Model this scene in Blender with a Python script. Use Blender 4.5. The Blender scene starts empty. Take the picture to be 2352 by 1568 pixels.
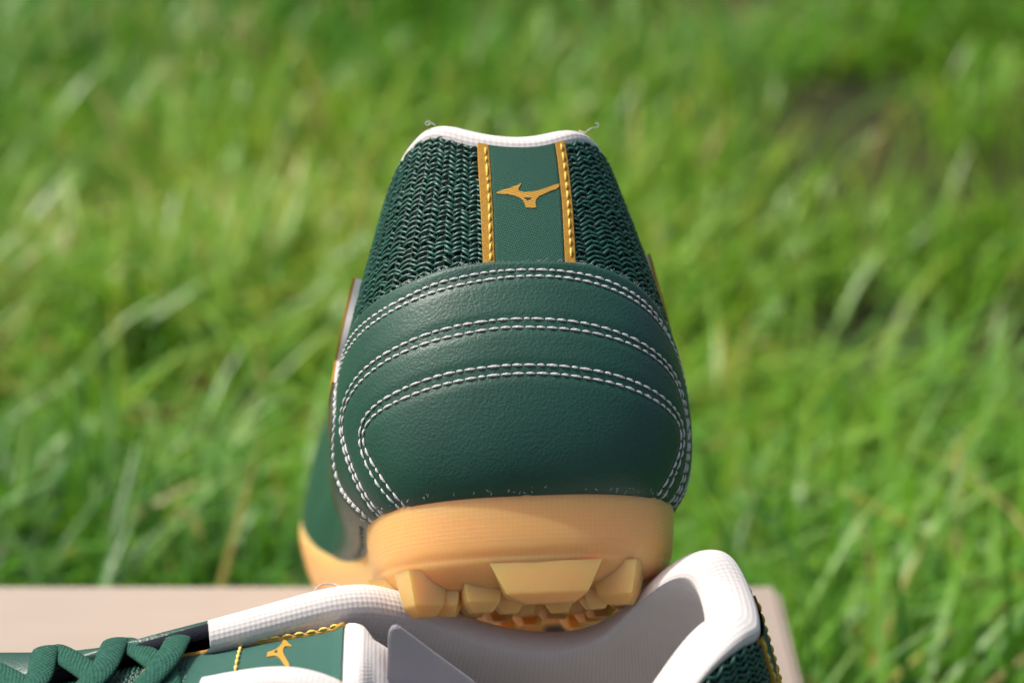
import bpy, bmesh, math
import numpy as np
from mathutils import Vector, Matrix

# ------------------------------------------------------------------ camera, sky, sun, exposure
SC = bpy.context.scene
COL = SC.collection
F = 4898.0                                   # focal length in pixels of a 2352 px wide picture
PITCH = math.radians(21)
CAM = np.array([0, 0, .42])
cam_data = bpy.data.cameras.new('camera')
cam = bpy.data.objects.new('camera', cam_data); COL.objects.link(cam)
cam_data.sensor_width = 23.5
cam_data.lens = 23.5 * F / 2352
cam_data.clip_start = .02; cam_data.clip_end = 400
cam.location = CAM
cam.rotation_euler = (math.pi / 2 - PITCH, 0, 0)
cam_data.dof.use_dof = True
cam_data.dof.focus_distance = .437
cam_data.dof.aperture_fstop = 6.3
cam_data.dof.aperture_blades = 7
SC.camera = cam

SUN_DIR = Vector((-.50, .16, .84)).normalized()          # towards the sun
world = bpy.data.worlds.new('World'); SC.world = world; world.use_nodes = True
wn = world.node_tree.nodes; wl = world.node_tree.links
sky = wn.new('ShaderNodeTexSky'); sky.sky_type = 'NISHITA'; sky.sun_disc = False
sky.sun_elevation = math.asin(SUN_DIR.z)
sky.sun_rotation = math.atan2(SUN_DIR.x, SUN_DIR.y)
sky.air_density = .55; sky.dust_density = 6.0; sky.ozone_density = .2
wn['Background'].inputs['Strength'].default_value = .15
wl.new(sky.outputs[0], wn['Background'].inputs['Color'])
sun_data = bpy.data.lights.new('sun', 'SUN'); sun = bpy.data.objects.new('sun', sun_data); COL.objects.link(sun)
sun_data.energy = 2.35; sun_data.angle = math.radians(1.2); sun_data.color = (1, .965, .92)
sun.rotation_euler = SUN_DIR.to_track_quat('Z', 'Y').to_euler()
SC.view_settings.view_transform = 'Standard'; SC.view_settings.look = 'None'
SC.view_settings.exposure = 0.42; SC.view_settings.gamma = 1
SC.render.engine = 'CYCLES'
SC.cycles.use_denoising = True
SC.cycles.max_bounces = 8; SC.cycles.transparent_max_bounces = 8
SC.cycles.sample_clamp_indirect = 6
SC.cycles.use_adaptive_sampling = False

rng = np.random.default_rng(7)
U = .00085                                   # one shoe unit in metres

# ------------------------------------------------------------------ projection helpers
CR = np.array([1., 0, 0]); CF = np.array([0, math.cos(PITCH), -math.sin(PITCH)]); CU = np.array([0, math.sin(PITCH), math.cos(PITCH)])
def unproj(u, v, depth):
    return CAM + depth * (CF + CR * ((u - 1176) / F) + CU * (-(v - 784) / F))
def proj(P):
    d = np.asarray(P) - CAM; z = d @ CF
    return np.stack([1176 + F * (d @ CR) / z, 784 - F * (d @ CU) / z], -1)
def rot(ax, deg):
    a = math.radians(deg); c, s = math.cos(a), math.sin(a)
    return {'x': np.array([[1, 0, 0], [0, c, -s], [0, s, c]]), 'y': np.array([[c, 0, s], [0, 1, 0], [-s, 0, c]]),
            'z': np.array([[c, -s, 0], [s, c, 0], [0, 0, 1]])}[ax]
def norm(a):
    return a / np.maximum(np.linalg.norm(a, axis=-1, keepdims=True), 1e-12)

# ------------------------------------------------------------------ materials
def mat(name, color, rough=.6, spec=.5, **kw):
    m = bpy.data.materials.new(name); m.use_nodes = True
    b = m.node_tree.nodes['Principled BSDF']
    b.inputs['Base Color'].default_value = (*color, 1); b.inputs['Roughness'].default_value = rough
    b.inputs['Specular IOR Level'].default_value = spec
    for k, v in kw.items():
        b.inputs[k.replace('_', ' ')].default_value = v
    return m
class NT:
    """tiny node-tree writer"""
    def __init__(s, m): s.t = m.node_tree; s.b = s.t.nodes['Principled BSDF']
    def n(s, kind, ins=None, **props):
        d = s.t.nodes.new(kind)
        for k, v in props.items(): setattr(d, k, v)
        for k, v in (ins or {}).items(): s.put(d.inputs[k], v)
        return d
    def put(s, sock, v):
        if isinstance(v, bpy.types.NodeSocket): s.t.links.new(v, sock)
        else: sock.default_value = v
    def math(s, op, a, b=0.):
        d = s.n('ShaderNodeMath', {0: a, 1: b}, operation=op); return d.outputs[0]
    def uv(s, su=1, sv=1, rotz=0.):
        tc = s.n('ShaderNodeTexCoord')
        return s.n('ShaderNodeMapping', {0: tc.outputs['UV'], 2: (0, 0, rotz), 3: (su, sv, 1)}).outputs[0]
    def obj(s, sc=1):
        tc = s.n('ShaderNodeTexCoord')
        return s.n('ShaderNodeMapping', {0: tc.outputs['Object'], 3: (sc, sc, sc)}).outputs[0]
    def noise(s, vec, scale, detail=3., rough=.5):
        return s.n('ShaderNodeTexNoise', {'Vector': vec, 'Scale': scale, 'Detail': detail, 'Roughness': rough}).outputs['Fac']
    def ramp(s, fac, stops):
        r = s.n('ShaderNodeValToRGB', {0: fac}); e = r.color_ramp.elements
        while len(e) > len(stops): e.remove(e[-1])
        while len(e) < len(stops): e.new(.5)
        for q, (p, c) in zip(e, stops): q.position = p; q.color = (*c, 1)
        return r.outputs[0]
    def bump(s, h, strength, dist, normal=None):
        d = s.n('ShaderNodeBump', {'Height': h, 'Strength': strength, 'Distance': dist})
        if normal is not None: s.put(d.inputs['Normal'], normal)
        return d.outputs[0]
    def base(s, c): s.put(s.b.inputs['Base Color'], c)
    def normal(s, n): s.put(s.b.inputs['Normal'], n)
    def sines(s, vec, pu, pv):
        """product and parts of |sin| bands with periods pu, pv (in UV units)"""
        x = s.n('ShaderNodeSeparateXYZ', {0: vec})
        a = s.math('SINE', s.math('MULTIPLY', x.outputs[0], 2 * math.pi / pu)); b = s.math('SINE', s.math('MULTIPLY', x.outputs[1], 2 * math.pi / pv))
        return a, b, x

def leather(name, c0, c1, rough=.47):
    m = mat(name, c0, rough, .5); t = NT(m); o = t.obj(1)
    f = t.noise(o, 60, 3); t.base(t.ramp(f, [(.3, c0), (.7, c1)]))
    v = t.n('ShaderNodeTexVoronoi', {'Vector': o, 'Scale': 1900., 'Randomness': 1.}, feature='SMOOTH_F1').outputs['Distance']
    w = t.noise(o, 1700, 3, .55)
    h = t.math('ADD', v, t.math('MULTIPLY', w, .9))
    big = t.noise(o, 140, 3)
    n1 = t.bump(h, .42, .00018)
    cr = t.noise(t.n('ShaderNodeMapping', {0: o, 3: (1, 1, 2.4)}).outputs[0], 330, 4, .65)
    n2 = t.bump(cr, .07, .0005, n1)
    t.normal(t.bump(big, .08, .0006, n2))
    t.put(t.b.inputs['Roughness'], t.math('ADD', t.math('MULTIPLY', w, .16), rough - .08))
    return m
def fabric_white(name, col=(.655, .63, .595)):
    m = mat(name, col, .92, .15); t = NT(m); uv = t.uv()
    o = t.obj(1)
    a, b, x = t.sines(t.uv(1, 1, math.pi / 4), 1.75, 1.75)
    h = t.math('ADD', t.math('MULTIPLY', a, b), t.math('MULTIPLY', t.noise(o, 2400, 2), .8))
    big = t.bump(t.noise(o, 90, 3), .10, .002)
    t.normal(t.bump(h, .21, .0003, big))
    t.base(t.ramp(t.noise(o, 70, 4), [(.3, tuple(c * .93 for c in col)), (.7, col)]))
    t.put(t.b.inputs['Sheen Weight'], .25)
    return m
def woven(name, c0, c1, pu=.5, pv=.5, rough=.75):
    m = mat(name, c0, rough, .3); t = NT(m); uv = t.uv(1, 1, .5)
    a, b, x = t.sines(uv, pu, pv)
    h = t.math('ADD', t.math('MULTIPLY', a, b), t.math('MULTIPLY', t.noise(t.obj(1), 3000, 2), .8))
    t.base(t.ramp(t.math('MULTIPLY_ADD', h, .4), [(.0, c0), (1, c1)]))
    t.normal(t.bump(h, .5, .0002))
    return m
def thread(name, c, rough=.6, per=.55):
    m = mat(name, c, rough, .35); t = NT(m); uv = t.uv(1, 1, .9)
    a, b, x = t.sines(uv, per, 1e4)
    t.normal(t.bump(a, .22, .00012)); return m

M = {}
M['leather'] = leather('dark_green_leather', (.008, .056, .036), (.012, .074, .047))
M['quarter'] = leather('side_leather', (.008, .056, .036), (.012, .072, .046), .38)
M['backing'] = mat('dark_mesh_backing', (.006, .010, .010), .9, .2)
M['navy'] = mat('navy_lining', (.010, .011, .018), .9, .2)
t = NT(M['navy']); t.normal(t.bump(t.noise(t.obj(1), 1800, 3), .6, .0004))
M['raw'] = mat('raw_leather_edge', (.07, .12, .11), .95, .1)
t = NT(M['raw']); t.base(t.ramp(t.noise(t.obj(1), 2200, 3), [(.3, (.02, .06, .05)), (.7, (.17, .21, .20))]))
M['yarn'] = mat('green_yarn', (.012, .085, .058), .36, .5)
t = NT(M['yarn']); t.base(t.ramp(t.noise(t.obj(1), 260, 2), [(.3, (.009, .066, .046)), (.7, (.016, .10, .068))]))
M['white'] = fabric_white('white_knit_lining')
M['felt'] = mat('white_felt_edge', (.78, .76, .74), .95, .1)
M['thread'] = thread('white_thread', (.60, .59, .575))
M['gold_thread'] = thread('gold_thread', (.82, .60, .13), .8)
M['gold'] = woven('ochre_woven_edge', (.33, .17, .018), (.50, .27, .035), .5, .4)
M['gold_flat'] = mat('gold_emblem', (.50, .27, .03), .5, .4)
t = NT(M['gold_flat']); a_, b_, x_ = t.sines(t.uv(1, 1, 1.4), .45, 1e4); t.normal(t.bump(a_, .35, .00012))
M['tab'] = woven('green_woven_tab', (.011, .066, .043), (.026, .11, .074), .62, .62)
M['label'] = woven('green_woven_label', (.028, .105, .080), (.045, .145, .112), .5, .5)
M['card'] = mat('grey_card', (.33, .31, .33), .8, .3)
M['insole'] = mat('grey_insole', (.45, .43, .43), .9, .2)
M['lace'] = mat('green_lace', (.016, .085, .056), .85, .25)
t = NT(M['lace']); a_, b_, x_ = t.sines(t.uv(), 1.5, 1.25)
t.normal(t.bump(t.math('ADD', t.math('MULTIPLY', a_, b_), t.noise(t.obj(1), 2500, 2)), .45, .0005))
t.base(t.ramp(t.noise(t.obj(1), 900, 3), [(.3, (.011, .066, .044)), (.75, (.024, .115, .078))]))
# gum rubber
g = M['gum'] = mat('gum_rubber', (.80, .40, .115), .40, .5)
g.node_tree.nodes['Principled BSDF'].inputs['Subsurface Weight'].default_value = .8
g.node_tree.nodes['Principled BSDF'].inputs['Subsurface Radius'].default_value = (1.0, .42, .10)
g.node_tree.nodes['Principled BSDF'].inputs['Subsurface Scale'].default_value = .010
t = NT(g); a_, b_, x_ = t.sines(t.uv(), 1.25, 1.05)
grid_h = t.math('MAXIMUM', t.math('POWER', t.math('MAXIMUM', a_, 0.), 4.), t.math('POWER', t.math('MAXIMUM', b_, 0.), 4.))
zone = t.math('MULTIPLY', t.math('GREATER_THAN', x_.outputs[1], 4.2), t.math('LESS_THAN', x_.outputs[1], 17.2))
gz = t.math('MULTIPLY', grid_h, zone)
fine = t.math('MULTIPLY', t.math('MULTIPLY', a_, .3), t.math('GREATER_THAN', x_.outputs[1], 18.2))
t.normal(t.bump(t.math('ADD', t.math('ADD', gz, fine), t.math('MULTIPLY', t.noise(t.obj(1), 500, 3), .5)), .3, .00012))
mx = t.n('ShaderNodeMix', {'Factor': t.math('MULTIPLY', gz, .35)}, data_type='RGBA'); mx.inputs[6].default_value = (.92, .47, .155, 1); mx.inputs[7].default_value = (.93, .56, .25, 1)
t.base(mx.outputs[2])
M['lug'] = g2 = mat('gum_rubber_lug', (.93, .505, .165), .38, .5)
g2.node_tree.nodes['Principled BSDF'].inputs['Subsurface Weight'].default_value = .8
g2.node_tree.nodes['Principled BSDF'].inputs['Subsurface Radius'].default_value = (1.0, .42, .10)
g2.node_tree.nodes['Principled BSDF'].inputs['Subsurface Scale'].default_value = .009
t = NT(g2); t.normal(t.bump(t.noise(t.obj(1), 400, 3), .25, .0004))
# cardboard
m = M['cardboard'] = mat('cardboard', (.60, .46, .36), .85, .25); t = NT(m)
o = t.obj(1); f1 = t.noise(o, 9, 4); st = t.n('ShaderNodeMapping', {0: t.n('ShaderNodeTexCoord').outputs['Object'], 3: (30, 700, 700)}).outputs[0]
f2 = t.noise(st, 1, 3); f = t.math('ADD', t.math('MULTIPLY', f1, .6), t.math('MULTIPLY', f2, .4))
t.base(t.ramp(f, [(.3, (.335, .278, .228)), (.7, (.40, .338, .280))])); t.normal(t.bump(f2, .25, .0004))

# ------------------------------------------------------------------ object helpers
def link(o, parent=None):
    COL.objects.link(o)
    if parent is not None: o.parent = parent
    return o
def mesh_obj(name, verts, faces, mats, parent=None, uvs=None, smooth=True, mi=None, sharp=False):
    me = bpy.data.meshes.new(name)
    me.from_pydata([tuple(map(float, v)) for v in verts] if not isinstance(verts, np.ndarray) else verts.tolist(), [], faces if not isinstance(faces, np.ndarray) else faces.tolist())
    for q in (mats if isinstance(mats, (list, tuple)) else [mats]): me.materials.append(q)
    if uvs is not None:
        lay = me.uv_layers.new(name='UVMap')
        li = np.empty(len(me.loops), np.int32); me.loops.foreach_get('vertex_index', li)
        lay.data.foreach_set('uv', np.asarray(uvs, np.float32)[li].ravel())
    if mi is not None: me.polygons.foreach_set('material_index', np.asarray(mi, np.int32))
    me.polygons.foreach_set('use_smooth', np.full(len(me.polygons), smooth))
    me.update()
    if sharp: me.set_sharp_from_angle(angle=math.radians(40))
    return link(bpy.data.objects.new(name, me), parent)
def grid_faces(nu, nv, closed=False, flip=False):
    a = np.arange(nu if closed else nu - 1)[:, None]; b = np.arange(nv - 1)[None]
    a2 = (a + 1) % nu
    q = np.stack([a * nv + b, a2 * nv + b, a2 * nv + b + 1, a * nv + b + 1], -1).reshape(-1, 4)
    return q[:, ::-1] if flip else q
def arc_uv(P, closed=False):
    """UV in shoe units from a grid of points"""
    du = np.linalg.norm(np.diff(P, axis=0), axis=-1).mean(1); dv = np.linalg.norm(np.diff(P, axis=1), axis=-1).mean(0)
    u = np.r_[0, np.cumsum(du)]; v = np.r_[0, np.cumsum(dv)]
    return np.stack(np.broadcast_arrays(u[:, None], v[None]), -1).reshape(-1, 2)
def grid_obj(name, P, m, parent, closed=False, flip=False, uv=None, extra=None):
    P = np.asarray(P); nu, nv = P.shape[:2]
    return mesh_obj(name, P.reshape(-1, 3) * U, grid_faces(nu, nv, closed, flip), m, parent, arc_uv(P) if uv is None else uv)
def tube(path, r, n=8, flat=1.0, up=None):
    """tube along path; r scalar or array; flat<1 squeezes along the 'up' normals. returns verts, faces, uv"""
    P = np.asarray(path, float); k = len(P); r = np.broadcast_to(r, (k,)).astype(float)
    T = norm(np.gradient(P, axis=0))
    if up is None: up = np.tile(np.array([0, 0, 1.]), (k, 1)) + .01
    N = norm(up - T * (up * T).sum(-1, keepdims=True)); S = np.cross(T, N)
    th = np.arange(n) / n * 2 * np.pi
    V = P[:, None] + S[:, None] * (np.cos(th)[None, :, None] * r[:, None, None]) + N[:, None] * (np.sin(th)[None, :, None] * r[:, None, None] * flat)
    f = []
    for i in range(k - 1):
        for j in range(n): f.append((i * n + j, i * n + (j + 1) % n, (i + 1) * n + (j + 1) % n, (i + 1) * n + j))
    f.append(tuple(range(n - 1, -1, -1))); f.append(tuple((k - 1) * n + j for j in range(n)))
    L = np.r_[0, np.cumsum(np.linalg.norm(np.diff(P, axis=0), axis=1))]
    uv = np.stack(np.broadcast_arrays(L[:, None], (np.abs(th - np.pi) * r.mean())[None]), -1).reshape(-1, 2)
    return V.reshape(-1, 3), f, uv
def tube_obj(name, path, r, m, parent, n=8, flat=1., up=None, scale=U):
    v, f, uv = tube(path, r, n, flat, up)
    return mesh_obj(name, v * scale, f, m, parent, uv)
def spindles(A, B, N, r, lift, ext=.0, n=6, prof=(.25, .85, 1., .85, .25), squash=.8):
    """short thread pieces from A to B standing on normals N; returns verts, faces, uv"""
    A = np.asarray(A, float); B = np.asarray(B, float); N = norm(np.asarray(N, float)); k = len(A)
    D = B - A; A = A - D * ext; B = B + D * ext; D = B - A
    T = norm(D); S = norm(np.cross(T, N)); N = np.cross(S, T)
    r = np.broadcast_to(r, (k,)); R = len(prof); th = np.arange(n) / n * 2 * np.pi
    V = np.zeros((k, R, n, 3)); UV = np.zeros((k, R, n, 2))
    L = np.linalg.norm(D, axis=1)
    for i, p in enumerate(prof):
        tau = i / (R - 1); c = A + D * tau + N * (lift * math.sin(math.pi * tau))
        V[:, i] = c[:, None] + S[:, None] * (np.cos(th)[None, :, None] * (p * r)[:, None, None]) + N[:, None] * (np.sin(th)[None, :, None] * (p * r * squash)[:, None, None])
        UV[:, i, :, 0] = (L * tau)[:, None]; UV[:, i, :, 1] = (th * .3)[None]
    base = (np.arange(k) * R * n)[:, None, None]
    i = np.arange(R - 1)[:, None] * n; j = np.arange(n)[None]; j2 = (j + 1) % n
    q = np.stack([i + j, i + j2, i + n + j2, i + n + j], -1).reshape(-1, 4)
    Fq = (base + q[None]).reshape(-1, 4)
    return V.reshape(-1, 3), Fq, UV.reshape(-1, 2)
def spindle_obj(name, A, B, N, r, lift, m, parent, **kw):
    v, f, uv = spindles(A, B, N, r, lift, **kw)
    return mesh_obj(name, v * U, f, m, parent, uv)
def thing(name, label, cat, Mx):
    o = bpy.data.objects.new(name, None); COL.objects.link(o); o.matrix_world = Mx
    o.empty_display_size = .02
    o['label'] = label; o['category'] = cat
    return o
def tag(o, label, cat):
    o['label'] = label; o['category'] = cat; return o
def patch(name, poly, mapfn, offs, thick, cell, m, parent, hole=None, uvscale=1., m_edge=None):
    """a polygon cut out of sheet, laid on a surface: mapfn(p2, offset)->points. Top face at offs, rim down to offs-thick"""
    bm = bmesh.new(); edges = []
    for loop in [poly] + ([hole] if hole is not None else []):
        vs = [bm.verts.new((p[0], p[1], 0)) for p in loop]
        edges += [bm.edges.new((vs[i], vs[(i + 1) % len(vs)])) for i in range(len(vs))]
    bmesh.ops.triangle_fill(bm, use_beauty=True, edges=edges)
    for _ in range(8):
        lng = [e for e in bm.edges if e.calc_length() > cell]
        if not lng: break
        bmesh.ops.subdivide_edges(bm, edges=lng, cuts=1)
        bmesh.ops.triangulate(bm, faces=[f for f in bm.faces if len(f.verts) > 3])
    bm.verts.index_update()
    p2 = np.array([v.co[:2] for v in bm.verts]); tri = [[v.index for v in f.verts] for f in bm.faces]
    # keep a single winding
    tri = [q if np.cross(p2[q[1]] - p2[q[0]], p2[q[2]] - p2[q[0]]) > 0 else q[::-1] for q in tri]
    cnt = {}
    for q in tri:
        for i in range(3): cnt.setdefault(frozenset((q[i], q[(i + 1) % 3])), []).append((q[i], q[(i + 1) % 3]))
    rim = [e[0] for e in cnt.values() if len(e) == 1]
    bm.free()
    top = mapfn(p2, offs); low = mapfn(p2, offs - thick); n = len(p2)
    faces = [tuple(q) for q in tri] + [(b, a, a + n, b + n) for a, b in rim]
    mi = [0] * len(tri) + [1 if m_edge is not None else 0] * len(rim)
    # orient outward
    q = tri[0]; nn = np.cross(top[q[1]] - top[q[0]], top[q[2]] - top[q[0]])
    if nn @ (top[q[0]] - low[q[0]]) < 0: faces = [f[::-1] for f in faces]
    o = mesh_obj(name, np.vstack([top, low]) * U, faces, [m, m_edge] if m_edge is not None else m, parent, np.vstack([p2, p2]) * uvscale, True, mi, True)
    return o

# ------------------------------------------------------------------ the shoe last: base loop and top line
CTRL = [((0, 0, 27), (0, 9.5, 115.6)), ((14, 1.2, 27), (10.5, 10.8, 116.2)), ((28, 7, 26.5), (19.8, 15.5, 119.3)), ((36, 20, 26), (27, 25, 115.5)), ((38.5, 38, 25.5), (32, 38, 101)),
        ((38.5, 60, 25), (33, 56, 93)), ((37, 90, 25), (30, 78, 94)), ((37, 126, 24), (25, 101, 102.5)), ((41, 170, 26), (19.5, 124, 108)), ((47, 215, 28), (14, 158, 99)),
        ((49, 250, 28), (12, 194, 88)), ((43, 285, 28), (10, 224, 73)), ((28, 313, 29), (6, 242, 65)), ((6, 328, 29), (0, 247, 63)),
        ((-20, 320, 29), (-6, 242, 65)), ((-39, 297, 29), (-10, 224, 73)), ((-52, 262, 29.5), (-12, 194, 88)), ((-57, 222, 29.5), (-14, 160, 101)), ((-51, 178, 27), (-20.5, 128, 107.3)),
        ((-41, 130, 25), (-28, 101, 108)), ((-36, 90, 25), (-33, 80, 98)), ((-36, 60, 25), (-34, 57, 91)), ((-36, 38, 25.5), (-32, 38, 98.5)), ((-33.5, 20, 26), (-26, 25, 115.5)),
        ((-27, 8, 26.5), (-19, 15.5, 121)), ((-14, 1.5, 27), (-10.5, 10.8, 118.3))]
def pspline(P, K, q):
    n = len(P); h = np.diff(K); A = np.zeros((n, n)); R = np.zeros(P.shape)
    for i in range(n):
        hm = h[i - 1]; hp = h[i]
        A[i, (i - 1) % n] += hm; A[i, i] += 2 * (hm + hp); A[i, (i + 1) % n] += hp
        R[i] = 6 * ((P[(i + 1) % n] - P[i]) / hp - (P[i] - P[i - 1]) / hm)
    Mm = np.linalg.solve(A, R)
    q = np.mod(q, K[-1]); i = np.clip(np.searchsorted(K, q, 'right') - 1, 0, n - 1); j = (i + 1) % n
    H = h[i][:, None]; a = ((K[i + 1] - q)[:, None]) / H; b = 1 - a
    return a * P[i] + b * P[j] + ((a ** 3 - a) * Mm[i] + (b ** 3 - b) * Mm[j]) * H * H / 6
def bend(P, A, y0=95., y1=235.):
    """toe spring: bends the shoe upward between y0 and y1 by A degrees in all"""
    A = math.radians(A); P = np.array(P, float); y = P[..., 1]; q = np.clip(y - y0, 0, y1 - y0); k = A / (y1 - y0)
    a = k * q; e = np.clip(y - y1, 0, None)
    yc = np.where(y < y0, y, y0 + np.sin(a) / k + e * np.cos(a)); zc = (1 - np.cos(a)) / k + e * np.sin(a)
    z = P[..., 2].copy()
    P[..., 1] = yc - z * np.sin(a); P[..., 2] = zc + z * np.cos(a)
    return P
NS, NT_ = 960, 120
class Last:
    def __init__(s, mirror, spring):
        s.mx = -1. if mirror else 1.; s.spring = spring
        B = np.array([c[0] for c in CTRL], float); T = np.array([c[1] for c in CTRL], float)
        d = np.linalg.norm(np.roll(B, -1, 0)[:, :2] - B[:, :2], axis=1); K = np.r_[0, np.cumsum(d)]
        q = np.arange(NS) / NS * K[-1]; s.L = K[-1]
        B = pspline(B, K, q); T = pspline(T, K, q); s.B0 = B.copy(); s.T0 = T.copy()
        tan = np.roll(B, -1, 0) - np.roll(B, 1, 0); n = norm(np.stack([tan[:, 1], -tan[:, 0]], -1)); s.nB = n
        tt = np.roll(T, -1, 0) - np.roll(T, 1, 0); s.nT = norm(np.stack([tt[:, 1], -tt[:, 0], np.zeros(NS)], -1))
        y = B[:, 1]; lat = (B[:, 0] < 0) * np.clip((y - 12) / 30, 0, 1); mid = np.clip((y - 90) / 70, 0, 1); fore = np.clip((y - 200) / 90, 0, 1); fore = fore * fore * (3 - 2 * fore)
        tv = np.linspace(0, 1, NT_); G = np.zeros((NS, NT_, 3)); f = np.sin(np.pi * tv ** .62)
        for j, t_ in enumerate(tv):
            hh = t_ ** (1.35 - .35 * mid) * (1 - fore) + t_ ** 1.9 * fore
            hz = t_ * (1 - fore) + np.sin(t_ * np.pi / 2) ** .9 * fore
            G[:, j, :2] = B[:, :2] + (T - B)[:, :2] * hh[:, None] + n * ((7.5 + 2.2 * lat) * (1 - mid) * f[j] + (1.0 * (1 - fore) + 5 * fore) * mid * f[j])[:, None]
            G[:, j, 2] = B[:, 2] + (T - B)[:, 2] * hz
        s.raw = G
        s.G = s.fin(G)
        du = np.roll(s.G, -1, 0) - np.roll(s.G, 1, 0); dv = np.gradient(s.G, axis=1)
        N = norm(np.cross(du, dv)) * s.mx
        s.N = N
    def fin(s, P):
        P = bend(P, s.spring); P[..., 0] *= s.mx; return P
    def at(s, st, off=0.):
        """surface point for params (s in turns, t) lifted by off; bilinear"""
        st = np.asarray(st, float); a = np.mod(st[..., 0], 1) * NS; b = np.clip(st[..., 1], 0, 1) * (NT_ - 1)
        i = np.floor(a).astype(int) % NS; i2 = (i + 1) % NS; j = np.minimum(np.floor(b).astype(int), NT_ - 2); fa = (a - np.floor(a))[..., None]; fb = (b - j)[..., None]
        def bl(X): return (X[i, j] * (1 - fa) + X[i2, j] * fa) * (1 - fb) + (X[i, j + 1] * (1 - fa) + X[i2, j + 1] * fa) * fb
        n = norm(bl(s.N)); o = np.asarray(off)
        return bl(s.G) + n * (o[..., None] if o.ndim else o), n

# ------------------------------------------------------------------ placing the two shoes and the box
YAW, TILT, ROLL = 4.8, 33., -.3
UP = Last(False, 19.); LO = Last(True, 12.)
UR = rot('z', YAW) @ rot('x', -TILT) @ rot('y', ROLL); UO = unproj(1222, 1395, .425)
def to4(R, o):
    Mx = Matrix.Identity(4)
    for i in range(3):
        for j in range(3): Mx[i][j] = R[i][j]
        Mx[i][3] = o[i]
    return Mx
def up_world(P): return (np.asarray(P) * U) @ UR.T + UO
def on_plane(u, v, z):
    d = unproj(u, v, 1.) - CAM; return CAM + d * ((z - CAM[2]) / d[2])
def on_wall(u, v, y):
    d = unproj(u, v, 1.) - CAM; return CAM + d * (y / d[1])
# the forefoot of the propped shoe rests on the lid: lowest point of its sole inside the lid edge
_y = np.linspace(200, 325, 60)
_sole = up_world(UP.fin(np.stack([np.zeros(60) - 5, _y, np.interp(_y, [0, 250, 328], [-1.5, -2.5, 3.5])], -1)))
BOX_TOP = .13
for _ in range(6):
    BOX_BACK = float(on_plane(900, 1340, BOX_TOP)[1]); BOX_TOP = float(_sole[_sole[:, 1] < BOX_BACK - .003][:, 2].min())
LYAW = 3.0
LR = rot('z', 90 + LYAW); LOo = np.array([.0562, .3745, BOX_TOP])

# photo pixels -> (s,t) on the propped shoe's heel
_ii = np.r_[np.arange(-210, 211)] % NS
_ss = np.arange(-210, 211) / NS
_Wg = up_world(UP.G[_ii]); _px = proj(_Wg)
_Nw = UP.N[_ii] @ UR.T; _front = ((_Wg - CAM) * _Nw).sum(-1) < 0
def px2st(pts, smooth=0):
    out = []
    tv = np.linspace(0, 1, NT_)
    for p in np.asarray(pts, float):
        d = ((_px - p) ** 2).sum(-1); d[~_front] += 1e5
        i, j = np.unravel_index(np.argmin(d), d.shape); best = math.sqrt(d[i, j]); st = np.array([_ss[i], tv[j]])
        for _ in range(4):
            e = 2e-3
            f0 = proj(up_world(UP.at(st)[0])); fs = proj(up_world(UP.at(st + [e, 0])[0])); ft = proj(up_world(UP.at(st + [0, e])[0]))
            J = np.stack([(fs - f0) / e, (ft - f0) / e], 1)
            try: step = np.linalg.solve(J, p - f0)
            except Exception: break
            step = np.clip(step, -.01, .01); st2 = st + step; st2[1] = min(max(st2[1], 0), 1)
            if np.linalg.norm(proj(up_world(UP.at(st2)[0])) - p) < np.linalg.norm(f0 - p): st = st2
            else: break
        out.append(st)
    out = np.array(out)
    for _ in range(smooth):
        c = out.copy(); c[1:-1] = out[:-2] * .25 + out[1:-1] * .5 + out[2:] * .25; out = c
    return out
def crop(pts, x0, y0, k):                     # crop pixels -> 2352 px picture
    p = np.asarray(pts, float); return np.stack([(x0 + p[:, 0] / k) / 1.7415, (y0 + p[:, 1] / k) / 1.7415], -1)
def resample(P, step=None, n=None):
    P = np.asarray(P, float); d = np.r_[0, np.cumsum(np.linalg.norm(np.diff(P[:, :], axis=0), axis=1))]
    n = n or max(2, int(round(d[-1] / step)) + 1)
    q = np.linspace(0, d[-1], n); return np.stack([np.interp(q, d, P[:, i]) for i in range(P.shape[1])], -1)
KA = 1568 / 800
C2 = lambda p: crop(p, 1250, 950, KA)
C3 = lambda p: crop(p, 2050, 950, KA)
C4 = lambda p: crop(p, 1150, 1650, 1568 / 850)
C5 = lambda p: crop(p, 2550, 950, 341 / 250)
def seam(l4, l2, r3, r5):
    P = np.vstack([C4(l4[::-1])] + ([C2(l2[::-1])]) + [C3(r3)] + ([C5(r5)] if r5 else []))
    return P
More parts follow.
